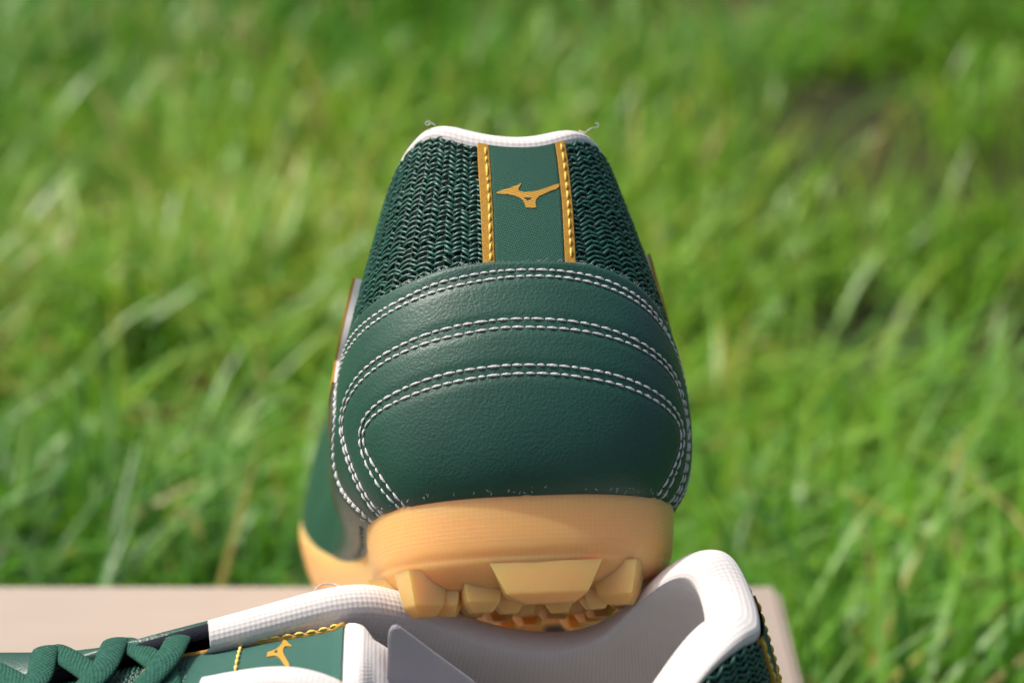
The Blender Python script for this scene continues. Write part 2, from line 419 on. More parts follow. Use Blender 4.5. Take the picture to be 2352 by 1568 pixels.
SEAMS_PX = [
 seam([(375, 60), (380, 130), (395, 230), (410, 330), (430, 420), (460, 530), (500, 630), (540, 700), (590, 765)],
      [(1550, 275), (1450, 280), (1370, 287), (1290, 302), (1125, 340), (960, 380), (890, 415), (770, 482), (655, 545), (530, 618), (450, 683), (370, 757), (315, 840), (270, 930), (240, 1020), (225, 1120), (215, 1230), (208, 1350), (205, 1450)],
      [(60, 268), (150, 268), (235, 270), (320, 272), (415, 283), (500, 298), (585, 316), (660, 328), (725, 353), (785, 383), (840, 410), (895, 443), (940, 470), (985, 502), (1020, 537), (1060, 575), (1088, 607), (1115, 650), (1140, 685), (1160, 725), (1180, 765), (1200, 805), (1215, 840), (1225, 880), (1240, 930)],
      []),
 seam([(382, 70), (388, 140), (404, 235), (420, 335), (440, 425), (472, 530), (512, 628), (552, 697), (600, 757)],
      [(1540, 322), (1450, 335), (1280, 365), (1120, 395), (970, 440), (830, 495), (700, 567), (590, 630), (495, 700), (410, 770), (350, 850), (310, 910), (270, 985), (247, 1060), (233, 1140), (222, 1240), (216, 1350), (214, 1450)],
      [(60, 322), (140, 318), (225, 318), (320, 321), (420, 330), (500, 345), (575, 362), (650, 380), (715, 403), (780, 430), (840, 460), (890, 487), (940, 515), (980, 545), (1020, 580), (1055, 613), (1090, 652), (1120, 688), (1150, 728), (1175, 770), (1195, 812)],
      []),
 seam([(420, 90), (430, 190), (450, 270), (480, 360), (510, 440), (545, 520), (585, 590), (625, 660), (665, 705)],
      [(1560, 650), (1500, 652), (1390, 668), (1190, 695), (1090, 718), (1000, 742), (840, 795), (760, 832), (690, 875), (570, 940), (510, 980), (430, 1050), (355, 1135), (305, 1220), (270, 1310), (250, 1400), (245, 1480)],
      [(40, 650), (140, 650), (250, 650), (350, 660), (450, 667), (540, 682), (630, 702), (715, 727), (795, 750), (865, 780), (935, 808), (995, 845), (1045, 878), (1095, 920), (1135, 958), (1175, 990), (1205, 1025), (1235, 1070), (1255, 1110), (1275, 1160), (1290, 1200)],
      [(252, 1010), (258, 1080), (255, 1150), (248, 1220), (235, 1290), (218, 1350), (188, 1410)]),
 seam([(428, 90), (440, 160), (460, 230), (490, 320), (520, 410), (560, 500), (600, 570), (640, 640), (690, 695)],
      [(1560, 715), (1480, 718), (1270, 750), (1180, 775), (1080, 790), (990, 810), (820, 870), (750, 905), (610, 970), (550, 1020), (460, 1085), (390, 1160), (330, 1240), (290, 1320), (268, 1400), (260, 1470)],
      [(40, 715), (125, 715), (235, 718), (340, 725), (435, 730), (530, 742), (620, 760), (705, 782), (790, 805), (865, 832), (930, 860), (995, 893), (1050, 932), (1100, 970), (1140, 1005), (1180, 1040), (1210, 1075), (1243, 1122), (1262, 1170)],
      [(246, 1010), (250, 1080), (246, 1150), (238, 1220), (224, 1290), (204, 1350), (174, 1405)]),
 seam([(560, 80), (548, 160), (565, 260), (600, 350), (640, 430), (680, 500), (730, 570), (800, 640), (820, 655)],
      [(1550, 1010), (1430, 1020), (1330, 1032), (1130, 1060), (1030, 1085), (860, 1135), (780, 1170), (640, 1245), (580, 1278), (520, 1320), (440, 1390), (405, 1450)],
      [(80, 1005), (190, 1010), (295, 1010), (400, 1018), (500, 1030), (595, 1048), (685, 1062), (770, 1080), (850, 1105), (925, 1135), (990, 1165), (1055, 1198), (1110, 1232), (1160, 1270), (1200, 1305), (1240, 1347), (1270, 1395)],
      [(232, 1030), (235, 1075), (230, 1130), (215, 1190), (195, 1250), (170, 1300), (150, 1345), (130, 1385)]),
 seam([(590, 90), (570, 150), (580, 220), (620, 310), (660, 370), (720, 460), (770, 540), (830, 610), (860, 640)],
      [(1540, 1080), (1430, 1087), (1340, 1100), (1240, 1115), (1140, 1135), (950, 1180), (860, 1215), (720, 1275), (590, 1340), (530, 1385), (460, 1440), (430, 1490)],
      [(85, 1072), (190, 1072), (300, 1078), (405, 1083), (500, 1100), (590, 1115), (680, 1128), (770, 1145), (850, 1173), (925, 1200), (990, 1228), (1055, 1265), (1110, 1298), (1155, 1330), (1200, 1368), (1240, 1408), (1270, 1450)],
      [(218, 1030), (223, 1070), (220, 1110), (205, 1170), (180, 1230), (150, 1290), (125, 1345), (100, 1375)])]
SEAMS = []
for k, P in enumerate(SEAMS_PX):
    P = resample(P, step=16)
    st = px2st(P, 3)
    if k < 2:                                 # outermost pair: its far side continues round the shoe, mirror the other flank
        a = st[:np.argmin(np.abs(st[:, 0])) + 1]; b = st[np.argmin(np.abs(st[:, 0])):]
        b = b[b[:, 1] > .40]; a = a[a[:, 1] > .40]
        tail = np.array([(.0725, .335), (.0785, .26), (.0800, .18), (.0755, .10), (.0665, .03)]) - [0 if k == 0 else .0018, 0]
        st = np.vstack([resample(np.vstack([a[:1], tail * [-1, 1]]), n=22)[:0:-1], a, b[1:], resample(np.vstack([b[-1:], tail]), n=22)[1:]])
    for _ in range(4):
        c = st.copy(); c[1:-1] = st[:-2] * .25 + st[1:-1] * .5 + st[2:] * .25; st = c
    if k >= 0:                                # run down into the sole line at both ends
        st = np.vstack([[st[0, 0] - (st[1, 0] - st[0, 0]) * .6, 0.0], st, [st[-1, 0] + (st[-1, 0] - st[-2, 0]) * .6, 0.0]])
    SEAMS.append(st)
# leather edge: outside the outermost seam
def offset_st(st, du):
    """moves a (s,t) curve outward by du units (left normal when running left to right = up)"""
    H = 90.; X = np.stack([st[:, 0] * UP.L, st[:, 1] * H], -1); T = norm(np.gradient(X, axis=0)); Nn = np.stack([-T[:, 1], T[:, 0]], -1)
    X = X + Nn * du; return np.stack([X[:, 0] / UP.L, np.clip(X[:, 1] / H, 0, 1)], -1)
EDGE = offset_st(resample(SEAMS[0], n=160), 2.9)
for _ in range(6):
    c = EDGE.copy(); c[1:-1] = EDGE[:-2] * .25 + EDGE[1:-1] * .5 + EDGE[2:] * .25; EDGE = c
EDGE[0, 1] = EDGE[-1, 1] = 0
_es = EDGE[:, 0]
def edge_t(s_):
    """height of the counter's top edge above parameter s (0 outside its span)"""
    o = np.zeros_like(s_)
    for a, b in zip(EDGE[:-1], EDGE[1:]):
        lo, hi = min(a[0], b[0]), max(a[0], b[0]); mk = (s_ >= lo) & (s_ <= hi)
        if hi > lo: o[mk] = np.maximum(o[mk], (a[1] + (b[1] - a[1]) * (s_[mk] - a[0]) / (b[0] - a[0])))
    return o
# heel tab outlines (photo pixels of the close crop)
K1 = 2352 / 1100
C1 = lambda p: crop(p, 1500, 420, K1)
def lerp_line(a, n=14): return resample(np.array(a, float), n=n)
TAB_L0 = px2st(C1(lerp_line([(872, 322), (885, 600), (905, 900), (925, 1385)])))
TAB_L1 = px2st(C1(lerp_line([(972, 338), (990, 600), (1008, 900), (1026, 1385)])))
TAB_R0 = px2st(C1(lerp_line([(1528, 345), (1550, 480), (1590, 850), (1617, 1385)])))
TAB_R1 = px2st(C1(lerp_line([(1608, 328), (1640, 520), (1682, 930), (1707, 1385)])))
GST_L = px2st(C1(lerp_line([(938, 318), (955, 560), (975, 820), (990, 1370)], 30)))
GST_R = px2st(C1(lerp_line([(1568, 322), (1600, 500), (1635, 830), (1668, 1370)], 30)))
BIRD = [(1030, 782), (1055, 762), (1110, 744), (1165, 728), (1205, 710), (1247, 694), (1232, 722), (1220, 742), (1228, 760), (1262, 768), (1320, 767), (1380, 756), (1470, 726), (1520, 707), (1568, 699), (1562, 722), (1545, 740), (1490, 760), (1430, 785), (1390, 808), (1368, 836), (1366, 868), (1372, 902), (1286, 902), (1276, 868), (1258, 838), (1228, 815), (1190, 800), (1140, 788), (1085, 784)]
BIRD_HOLE = [(1264, 816), (1338, 816), (1322, 832), (1304, 846), (1286, 834)]
BIRD_ST = px2st(C1(BIRD)); BIRD_HOLE_ST = px2st(C1(BIRD_HOLE))

# ------------------------------------------------------------------ shoe builder
def stitch_run(last, st, pitch, r, off, name, m, parent, gap=.16, lift=.22, jit=.10):
    P, N = last.at(resample(st, n=500), off)
    d = np.r_[0, np.cumsum(np.linalg.norm(np.diff(P, axis=0), axis=1))]; n = int(d[-1] / pitch)
    q = (np.arange(n + 1) + rng.normal(0, jit, n + 1)) * pitch
    pt = lambda x: np.stack([np.interp(x, d, P[:, i]) for i in range(3)], -1)
    nn = lambda x: norm(np.stack([np.interp(x, d, N[:, i]) for i in range(3)], -1))
    A = pt(q[:-1] + pitch * gap / 2); B = pt(q[1:] - pitch * gap / 2); Nn = nn((q[:-1] + q[1:]) / 2)
    side = norm(np.cross(B - A, Nn)); tw = r * .12
    return spindle_obj(name, A - side * tw, B + side * tw, Nn, r * rng.uniform(.92, 1.08, n), lift, m, parent, ext=.02, n=8, prof=(.35, .82, 1., 1., .82, .35), squash=.85)

def build_shoe(last, Mx, label, which):
    root = thing('football_shoe', label, 'shoe', Mx)
    flip = last.mx < 0
    sg = last.mx                                          # keeps printed marks unmirrored
    # --- body (dark backing behind the knit)
    jj = np.r_[0:NT_:4, NT_ - 1]; ii = np.arange(0, NS, 3)
    body = grid_obj('upper_body', last.G[ii][:, jj], M['backing'], root, True, flip)
    s_arr = np.arange(NS) / NS; s_c = np.where(s_arr > .5, s_arr - 1, s_arr)
    yT = last.T0[:, 1]
    # --- knit mesh over heel and ankle
    dsg = 2.2 / last.L; tstep = 1.36 / 91
    s0, s1 = -.185, .185
    cols = np.arange(s0, s1, dsg); rows = np.arange(.02, .985, tstep)
    Sg, Tg = np.meshgrid(cols, rows, indexing='ij'); ci = np.arange(len(cols))[:, None] + 0 * Tg.astype(int); ri = np.arange(len(rows))[None] + 0 * ci
    sgn = np.where((ci + 0) % 2 == 0, 1., -1.)
    wob = rng.normal(0, .0014, Sg.shape) + .004 * np.sin(Sg * 160 + 1.3) * np.sin(Tg * 9)
    A = np.stack([Sg, Tg - sgn * .0056 + wob], -1).reshape(-1, 2); B = np.stack([Sg + dsg, Tg + sgn * .0056 + wob], -1).reshape(-1, 2)
    mid = (A + B) / 2
    keep = mid[:, 1] > edge_t(mid[:, 0]) - .01
    tl = np.interp(mid[:, 1], TAB_L0[::-1, 1], TAB_L0[::-1, 0]); tr = np.interp(mid[:, 1], TAB_R1[::-1, 1], TAB_R1[::-1, 0])
    smid = mid[:, 0] 
    keep &= ~((smid > tl + .0008) & (smid < tr - .0008) & (mid[:, 1] > .5))
    A, B = A[keep] + rng.normal(0, [.0003, .0016], (keep.sum(), 2)), B[keep] + rng.normal(0, [.0003, .0016], (keep.sum(), 2))
    mm = (A + B) / 2
    pa, na = last.at(A, .25); pb, nb = last.at(B, .25)
    kn = spindle_obj('knit_mesh', pa, pb, na + nb, rng.uniform(.29, .47, len(pa)), .6, M['yarn'], root, ext=.30, n=6, prof=(.45, .95, 1., .8, .4), squash=.75)
    kn['kind'] = 'stuff'
    # upright filler threads in the gaps
    A2 = np.stack([Sg + dsg * .0, Tg - tstep * .5], -1).reshape(-1, 2)[keep]; B2 = np.stack([Sg + dsg * .1, Tg + tstep * .5], -1).reshape(-1, 2)[keep]
    pa, na = last.at(A2, .1); pb, nb = last.at(B2, .1)
    kf = spindle_obj('knit_filler', pa, pb, na + nb, .27, .15, M['yarn'], root, ext=.1, n=4, prof=(.8, 1., .8)); kf['kind'] = 'stuff'
    # --- leather heel counter: star-shaped piece inside EDGE
    nr, na_ = 60, 420
    E_ = resample(EDGE, n=na_); E_[:, 1] = np.maximum(E_[:, 1], -.0)
    rr = np.linspace(0, 1, nr) ** .8
    ctr = np.array([0., 0.])
    ST = ctr + (E_[:, None] - ctr) * rr[None, :, None]
    off = np.full((na_, nr), 1.45); Pc, Nc = last.at(ST, off)
    groove = np.zeros((na_, nr)); Xs = Pc.reshape(-1, 3)
    for st in SEAMS:
        Q, _ = last.at(resample(st, n=260), 1.45)
        dmin = np.full(len(Xs), 1e9)
        for c in range(0, len(Q), 52): dmin = np.minimum(dmin, ((Xs[:, None] - Q[None, c:c + 52]) ** 2).sum(-1).min(1))
        groove += (.42 * np.exp(-dmin / (2 * .75 ** 2))).reshape(na_, nr)
    off = off - np.minimum(groove, .6) + .15 * np.sin(ST[..., 0] * 300) * 0
    Pc, Nc = last.at(ST, off)
    rim, _ = last.at(E_, .15)
    V = np.concatenate([Pc, rim[:, None]], 1)
    fc = grid_faces(na_, nr + 1, False, not flip); mi = (np.arange(len(fc)) % nr == nr - 1).astype(int)
    uvc = np.concatenate([ST, ST[:, -1:] + [0, .01]], 1) * [last.L, 90]
    cnt = mesh_obj('heel_counter', V.reshape(-1, 3) * U, fc, [M['leather'], M['raw']], root, uvc.reshape(-1, 2), True, mi)
    # frayed fibres on the cut edge
    sel = E_[(E_[:, 1] > .35)]; sel = sel[rng.integers(0, len(sel), 420)] + rng.normal(0, .0006, (420, 2))
    pa, nn_ = last.at(sel, 1.1); pb, _ = last.at(sel + np.stack([rng.normal(0, .0012, 420), rng.uniform(.003, .010, 420)], -1), 1.1); pb = pb + nn_ * rng.uniform(-.3, .6, 420)[:, None]
    fz = spindle_obj('frayed_edge', pa, pb, nn_, .055, .1, M['thread'], cnt, n=3, prof=(1., .8, .3)); fz['kind'] = 'stuff'
    for k, st in enumerate(SEAMS):
        stitch_run(last, st, 2.8 if k > 1 else 2.4, .33, 1.35 - .16, 'stitch_seam', M['thread'], cnt)
    # lint and glue crumbs on the leather and along the sole line
    nl = 60
    ls = np.stack([rng.uniform(-.07, .07, nl), np.abs(rng.normal(0, .005, nl)) + .012], -1)
    pa, nn_ = last.at(ls, 1.5); an = rng.uniform(0, 6.28, nl); ll = rng.uniform(.0003, .0012, nl)
    pb, _ = last.at(ls + np.stack([np.cos(an) * ll, np.sin(an) * ll * 5], -1), 1.7)
    lint = spindle_obj('lint', pa, pb, nn_, rng.uniform(.04, .10, nl), .15, M['thread'], cnt, n=4, prof=(.5, 1., .5)); lint['kind'] = 'stuff'
    # --- heel tab
    def band(name, a, b, off, m, parent, nx=10, n=40):
        a = resample(a, n=n); b = resample(b, n=n); w = np.linspace(0, 1, nx)
        ST = a[:, None] * (1 - w[None, :, None]) + b[:, None] * w[None, :, None]
        ST[..., 1] = np.minimum(ST[..., 1], .992)
        if sg < 0: ST = ST.copy()
        P, _ = last.at(ST, off)
        low0, _ = last.at(ST[:, :1], 0.); low1, _ = last.at(ST[:, -1:], 0.)
        P = np.concatenate([low0, P, low1], 1)
        return grid_obj(name, P, m, parent, False, flip)
    tab = band('heel_tab', TAB_L1, TAB_R0, 1.15, M['tab'], root, 24)
    band('tab_border', TAB_L0, TAB_L1, 1.3, M['gold'], tab); band('tab_border', TAB_R0, TAB_R1, 1.3, M['gold'], tab)
    for gs in (GST_L, GST_R):
        g_ = gs.copy(); g_[:, 1] = np.minimum(g_[:, 1], .985)
        stitch_run(last, g_, 2.8, .31, 1.36, 'gold_seam', M['gold_thread'], tab, .24, .2)
    cx = BIRD_ST[:, 0].mean()
    def bmap(p, o):
        q = np.array(p, float); q[:, 0] = cx + (q[:, 0] / 10 - cx) * sg; return last.at(q, o)[0]
    BS = BIRD_ST * [10, 1]; BH = BIRD_HOLE_ST * [10, 1]
    patch('emblem', BS, bmap, 1.3, .25, .02, M['gold_flat'], tab, hole=BH, uvscale=85.)
    # --- leather quarters and toe
    a_, b_ = int(.150 * NS), int(.850 * NS)
    ii = np.arange(a_, b_ + 1, 2); tq = np.linspace(0, 1, 30)
    STq = np.stack(np.broadcast_arrays((ii / NS)[:, None], tq[None]), -1).copy()
    # slanted rear edge of the quarter
    w = np.clip((np.arange(len(ii)) / 40), 0, 1); wr = w[::-1]
    STq[..., 0] += ((1 - w)[:, None] * (-.088 * (1 - tq)[None] ** 1.5) + (1 - wr)[:, None] * (.088 * (1 - tq)[None] ** 1.5))
    Pq, _ = last.at(STq, 1.1)
    e0, _ = last.at(STq[0], 0.); e1, _ = last.at(STq[-1], 0.)
    Pq = np.concatenate([e0[None], Pq, e1[None]], 0)
    quarter = grid_obj('leather_quarter', Pq, M['quarter'], root, False, flip)
    # --- side emblem on both flanks: gold skin on a white felt edge
    y2s = lambda y, side: np.interp(y, last.B0[:NS // 2, 1], s_arr[:NS // 2]) if side > 0 else -np.interp(y, last.B0[:NS // 2:-1, 1], 1 - s_arr[:NS // 2:-1])
    for side in (-1, 1):
        rear = px2st([(850, 590), (835, 655), (818, 730), (802, 800), (795, 850)]); rear = [(abs(a) * side + side * .010, min(b + .02, .985)) for a, b in rear]
        fr = [(84, .40), (86, .30), (90, .20), (98, .14), (106, .22), (122, .36), (150, .48), (160, .60), (112, .68), (74, .86)]
        pp = np.array([(a * 10, b) for a, b in rear] + [(y2s(y, side) * 10, t_) for y, t_ in fr])
        def smap(p, o): q = np.array(p, float); q[:, 0] /= 10; return last.at(q, o * np.interp(q[:, 1], [.1, .4, .8], [.35, .55, 1.]))[0]
        em = patch('side_emblem', pp, smap, 3.75, .8, .06, M['gold_flat'], root, uvscale=85.)
        patch('emblem_backing', pp, smap, 2.94, 1.9, .06, M['felt'], em, uvscale=85.)
    # --- outsole
    B = last.B0; nB = last.nB; ii = np.arange(0, NS, 3)
    prof = [(-3.5, 2.2), (-1.2, 2.6), (.3, 2.1), (1.2, .9), (1.5, -.8), (1.5, -3), (1.2, -6), (.9, -9), (.5, -12), (.0, -14.0), (-.35, -14.5), (-.3, -15.0), (-1.2, -16.8), (-3.0, -18.9), (-5.6, -20.7), (-9., -21.9), (-15, -22.7)]
    rings = []
    wavy = .5 * np.sin(np.arange(NS) / NS * 60) + .35 * np.sin(np.arange(NS) / NS * 143 + 1)
    for k, (o, dz) in enumerate(prof):
        P = np.zeros((NS, 3)); P[:, :2] = B[:, :2] + nB * (o - np.interp(B[:, 1], [110, 190], [0, 6.]) * max(0., -dz / 22.) ** 2)[:, None]; P[:, 2] = B[:, 2] + dz * (B[:, 2] - 7 + np.interp(B[:, 1], [120, 200], [0, 3.])) / 20 + (wavy * .45 if k < 3 else 0); rings.append(P)
    for sc in (.55, .12):
        P = rings[len(prof) - 1].copy(); P[:, 0] *= sc; P[:, 1] = 164 + (P[:, 1] - 164) * (.97 if sc > .3 else .93); rings.append(P)
    R_ = np.stack(rings, 1)[ii]
    dv = np.r_[0, np.cumsum([math.hypot(prof[k + 1][0] - prof[k][0], prof[k + 1][1] - prof[k][1]) for k in range(len(prof) - 1)]), 60, 80]
    uvs = np.stack(np.broadcast_arrays((np.minimum(ii, NS - ii) / NS * last.L)[:, None], dv[None]), -1).reshape(-1, 2)
    sole = grid_obj('outsole', last.fin(R_), M['gum'], root, True, not flip, uvs)
    lug_meshes = {}
    def lug(cx, cy, w, d, a=0., h=7.5, lean=0., nside=4, zt=None):
        key = (w, d, h, nside)
        if key not in lug_meshes:
            if nside == 4: base = [(-w / 2, -d / 2), (w / 2, -d / 2), (w / 2, d / 2), (-w / 2, d / 2)]; mid = [(-w * .36, -d * .46), (w * .36, -d * .46), (w * .36, d * .36), (-w * .36, d * .36)]; tip = [(-w * .2, -d * .22), (w * .25, -d * .22), (w * .25, d * .25), (-w * .2, d * .25)]
            else:
                q = np.arange(nside) / nside * 2 * np.pi; c = np.stack([np.cos(q) * w / 2, np.sin(q) * d / 2], -1); base = c; mid = c * .82; tip = c * .55
            vs = [(x, y, 11.) for x, y in base] + [(x, y, 9. - h * .72) for x, y in mid] + [(x, y, 9. - h) for x, y in tip]
            n = len(base); fs = []
            for r0 in (0, n):
                for i in range(n): fs.append((r0 + i, r0 + n + i, r0 + n + (i + 1) % n, r0 + (i + 1) % n))
            fs.append(tuple(range(2 * n, 3 * n))[::-1])
            me = bpy.data.meshes.new('lug'); me.from_pydata([(x * U, y * U, z * U) for x, y, z in vs], [], fs); me.materials.append(M['lug'])
            bm = bmesh.new(); bm.from_mesh(me); bmesh.ops.recalc_face_normals(bm, faces=bm.faces)
            bmesh.ops.bevel(bm, geom=[e for e in bm.edges if not e.is_boundary], offset=.45 * U, segments=2, affect='EDGES', profile=.6)
            bm.to_mesh(me); bm.free(); me.polygons.foreach_set('use_smooth', [True] * len(me.polygons)); me.set_sharp_from_angle(angle=math.radians(28)); lug_meshes[key] = me
        o = bpy.data.objects.new('lug', lug_meshes[key]); COL.objects.link(o); o.parent = sole
        c0 = last.fin(np.array([[cx, cy, 0.]]))[0]; c1 = last.fin(np.array([[cx, cy + 1, 0.]]))[0]
        pit = math.atan2(c1[2] - c0[2], c1[1] - c0[1])
        zz = np.interp(cy, [0, 120, 230, 328], [0, -1.5, -4.4, .5])
        o.location = (c0[0] * U, c0[1] * U, (c0[2] + zz * math.cos(pit)) * U); o.rotation_euler = (pit, 0, math.radians(a) * last.mx)
    heel = [(4, 5.8, 27, 10, 0, 7.6), (-25.2, 12.5, 10.5, 9.5, 20, 9.0), (22.2, 10.8, 12, 10, -22, 8.2), (29.2, 23.5, 12, 9, -62, 8.4), (-11.5, 11.5, 11, 9, 12, 8.6), (-19.5, 15, 9.5, 9, -10, 8.8), (-4.5, 17, 9.5, 8, 4, 8.6), (8, 18, 9.5, 8, -5, 8.8),
            (16.5, 15, 9, 8, 10, 8.6), (-32, 29, 11, 9, 70, 8), (-24, 27, 8.5, 8, 15, 7.4), (24, 27, 8.5, 8, -12, 7.4), (31, 41, 9, 11, -80, 8), (-31.5, 48, 9, 11, 85, 8)]
    for h_ in heel: lug(*h_)
    for x, y in [(-13, 30), (1, 31), (13, 30), (-20, 43), (-5, 44), (9, 43), (21, 44), (-14, 58), (4, 59), (20, 57)]: lug(x, y, 11, 11, 0, 8, 0, 6)
    for x, y in [(30, 62), (-30, 68), (-18, 78), (18, 80), (0, 84)]: lug(x, y, 10, 10, 0, 7.5, 0, 6)
    for y in range(150, 316, 19):
        k = int((y - 150) / 19); hw = np.interp(y, [150, 210, 250, 285, 312], [30, 42, 42, 36, 20])
        for x in np.linspace(-hw, hw, 5 if hw > 32 else 4) + (4 if k % 2 else -4) * 0: lug(float(x) - 3, y, 10, 10, 0, 7.5, 0, 6)
    # --- collar roll and lining
    T = last.T0; inw = -last.nT
    yy = T[:, 1]
    sw_m = s_arr[:NS // 2][np.argmax(yy[:NS // 2] > 146)]; sw_l = 1 - s_arr[NS // 2:][len(yy[NS // 2:]) - 1 - np.argmax(yy[:NS // 2 - 1:-1] > 146)]
    aa = np.interp(yy, [8, 30, 60, 100, 146, 250], [6.2, 6.2, 5.2, 5.4, 4.6, 2.0]); bb = np.interp(yy, [8, 14, 20, 26, 42, 60, 100, 146, 250], [4.0, 3.5, 2.2, 1.5, 2.4, 4.2, 4.6, 4.0, 1.4])
    def section(idx, deep):
        th = np.linspace(-.25, math.pi, 15); out = []
        Ti = T[idx]; iw = inw[idx]; a = aa[idx][:, None]; b = bb[idx][:, None]
        for q in th:
            out.append(Ti + iw * a * (1 - math.cos(q)) * 1.0 - iw * .55 + np.array([0, 0, 1.]) * b * math.sin(q) + (np.array([0, 0, -.6]) if q < 0 else 0))
        if deep:
            for t_ in (.93, .86, .78, .68, .56, .42, .28, .16, .07):
                j = int(t_ * (NT_ - 1)); o_ = np.interp(t_, [.07, .3, .7, 1.], [7., 7., 8.5, 10.5]) * np.minimum(1, a / 5.)
                out.append(last.raw[idx][:, j] + iw * o_)
        S_ = np.stack(out, 1)
        if deep:                                           # soft padding cannot follow tight corners: relax the inner rings
            for r_ in range(4, S_.shape[1]):
                for _ in range(int(min(90, (r_ - 3) * 7))):
                    S_[1:-1, r_] = S_[:-2, r_] * .25 + S_[1:-1, r_] * .5 + S_[2:, r_] * .25
        return last.fin(S_)
    idx = np.r_[NS - int(sw_l * NS):NS, 0:int(sw_m * NS) + 1][::2]
    Pn = section(idx, True)
    nv = Pn.shape[1]
    Lm = np.r_[0, np.cumsum(np.linalg.norm(np.diff(Pn[:, 7], axis=0), axis=1))]
    vv = np.r_[0, np.cumsum(np.linalg.norm(np.diff(Pn, axis=1), axis=-1).mean(0))]
    uvl = np.stack(np.broadcast_arrays(Lm[:, None], vv[None]), -1).reshape(-1, 2)
    lining = grid_obj('collar_lining', Pn, M['white'], root, False, flip, uvl)
    # closing ends of the white roll
    for e in (0, -1):
        ring = Pn[e, :15]; c = ring.mean(0)
        mesh_obj('collar_end', np.vstack([ring, c[None]]) * U, [(k, k + 1, 15) for k in range(14)], M['white'], lining)
    idx2 = np.arange(int(sw_m * NS) - 5, NS - int(sw_l * NS) + 6)[::3]
    aa *= .5; bb *= .6
    grid_obj('throat_trim', section(idx2, False), M['navy'], root, False, flip)
    # whip stitches where the white roll meets the knit
    ins = np.arange(0, NS // 2) ; 
    # --- insole
    P = np.zeros((NS, 3)); P[:, :2] = B[:, :2] - nB * 6.5; P[:, 2] = B[:, 2] + 5
    Rg = np.stack([P, np.c_[P[:, 0] * .5, 164 + (P[:, 1] - 164) * .96, P[:, 2] + .2], np.c_[P[:, 0] * .02, 164 + (P[:, 1] - 164) * .9, P[:, 2] + .2]], 1)[::6]
    grid_obj('insole', last.fin(Rg), M['insole'], root, True, flip)
    # --- tongue
    nx = 25
    yt = np.r_[np.linspace(248, 112, 34), np.linspace(110.8, 99, 16)]; ny = len(yt)
    zc = np.interp(yt, [99, 102, 106, 110, 115, 128, 160, 194, 224, 248], [110.5, 112.2, 111.8, 109.2, 108, 106, 100.5, 90, 77, 63])
    hw = np.interp(yt, [99, 101, 104, 108, 130, 160, 248], [10.5, 13.5, 16, 17, 17, 15, 11]); xo = np.interp(yt, [99, 130, 160, 248], [3.5, 4.0, 2.5, 0])
    def tongue_pt(y, q, off=0.):
        """q in -1..1 across; off above the surface"""
        y = np.asarray(y, float); q = np.asarray(q, float)
        z = np.interp(y, yt[::-1], zc[::-1]); w = np.interp(y, yt[::-1], hw[::-1]); x0 = np.interp(y, yt[::-1], xo[::-1])
        drop = np.interp(y, [99, 130, 160, 248], [3.2, 3.2, 4.0, 4.0])
        return last.fin(np.stack([x0 + q * w, y + 0 * q, z - drop * q * q + off], -1))
    q = np.linspace(-1, 1, nx)
    thk = np.interp(yt, [99, 110, 130, 248], [11., 10.5, 6.5, 3.])
    ang = np.linspace(0, 1, nx)
    top = tongue_pt(yt[:, None] + 0 * q, q[None] + 0 * yt[:, None])
    bot = tongue_pt(yt[:, None] + 0 * q, q[None, ::-1] * .96, -thk[:, None] * (1 - .85 * q[None, ::-1] ** 4))
    S = np.concatenate([top, bot], 1)
    # rounded padded end
    endr = []
    for k in range(1, 7):
        a = k / 6 * math.pi / 2; w_ = math.cos(a); f_ = 6.5 * math.sin(a)
        mid = (S[-1] + np.roll(S[-1][::-1], 0, 0)) / 2
        cen = (top[-1] + bot[-1][::-1]) / 2; cc = np.concatenate([cen, cen[::-1]], 0)
        dirv = norm((S[-1].mean(0) - S[-4].mean(0)))
        endr.append(cc + (S[-1] - cc) * max(w_, .02) + dirv * f_)
    S = np.concatenate([S, np.stack(endr)], 0)
    tongue = grid_obj('tongue', np.concatenate([S, S[:, :1]], 1), M['white'], root, False, not flip)
    def tmap(p, o):                                        # p = (y/10, q)
        p = np.asarray(p, float); return tongue_pt(p[:, 0] * 10, p[:, 1], o)
    lab = [(10.75, -.80), (11.1, -.90), (12.9, -.93), (14.2, -.93), (15.4, -.85), (16.0, -.6), (16.2, 0), (16.0, .6), (15.4, .85), (14.2, .93), (12.9, .93), (11.1, .90), (10.75, .80)]
    patch('tongue_label', lab, tmap, .9, .8, .12, M['label'], tongue, uvscale=20.)
    # gold piping round the label and its cross seam
    Lp = np.array(lab); Lr = resample(Lp, n=220); Pp = tmap(Lr, 1.0)
    tube_obj('label_piping', Pp, .75, M['gold_flat'], tongue, 8)
    ff = lambda P: P
    def line_stitch(pts, pitch, r, name, m, parent, off=1.6):
        R2 = resample(np.array(pts, float), n=200); P = tmap(R2, off); d = np.r_[0, np.cumsum(np.linalg.norm(np.diff(P, axis=0), axis=1))]
        n = int(d[-1] / pitch); qd = np.arange(n + 1) * pitch; pt = lambda x: np.stack([np.interp(x, d, P[:, i]) for i in range(3)], -1)
        A = pt(qd[:-1]); Bq = pt(qd[1:] - pitch * .1); Nn = np.tile(last.fin(np.array([[0, 0, 1.]]))[0] * 0 + np.array([0, 0, 1.]), (n, 1))
        return spindle_obj(name, A, Bq, Nn, r, .35, m, parent, n=8)
    line_stitch([(13.6, -.93), (13.65, 0), (13.6, .93)], 2.9, .42, 'label_seam', M['gold_thread'], tongue, 1.15)
    for sd in (-.92, .92): line_stitch([(13.5, sd), (11.1, sd * .97), (10.75, sd * .87)], 2.9, .42, 'label_edge_seam', M['gold_thread'], tongue, 1.65)
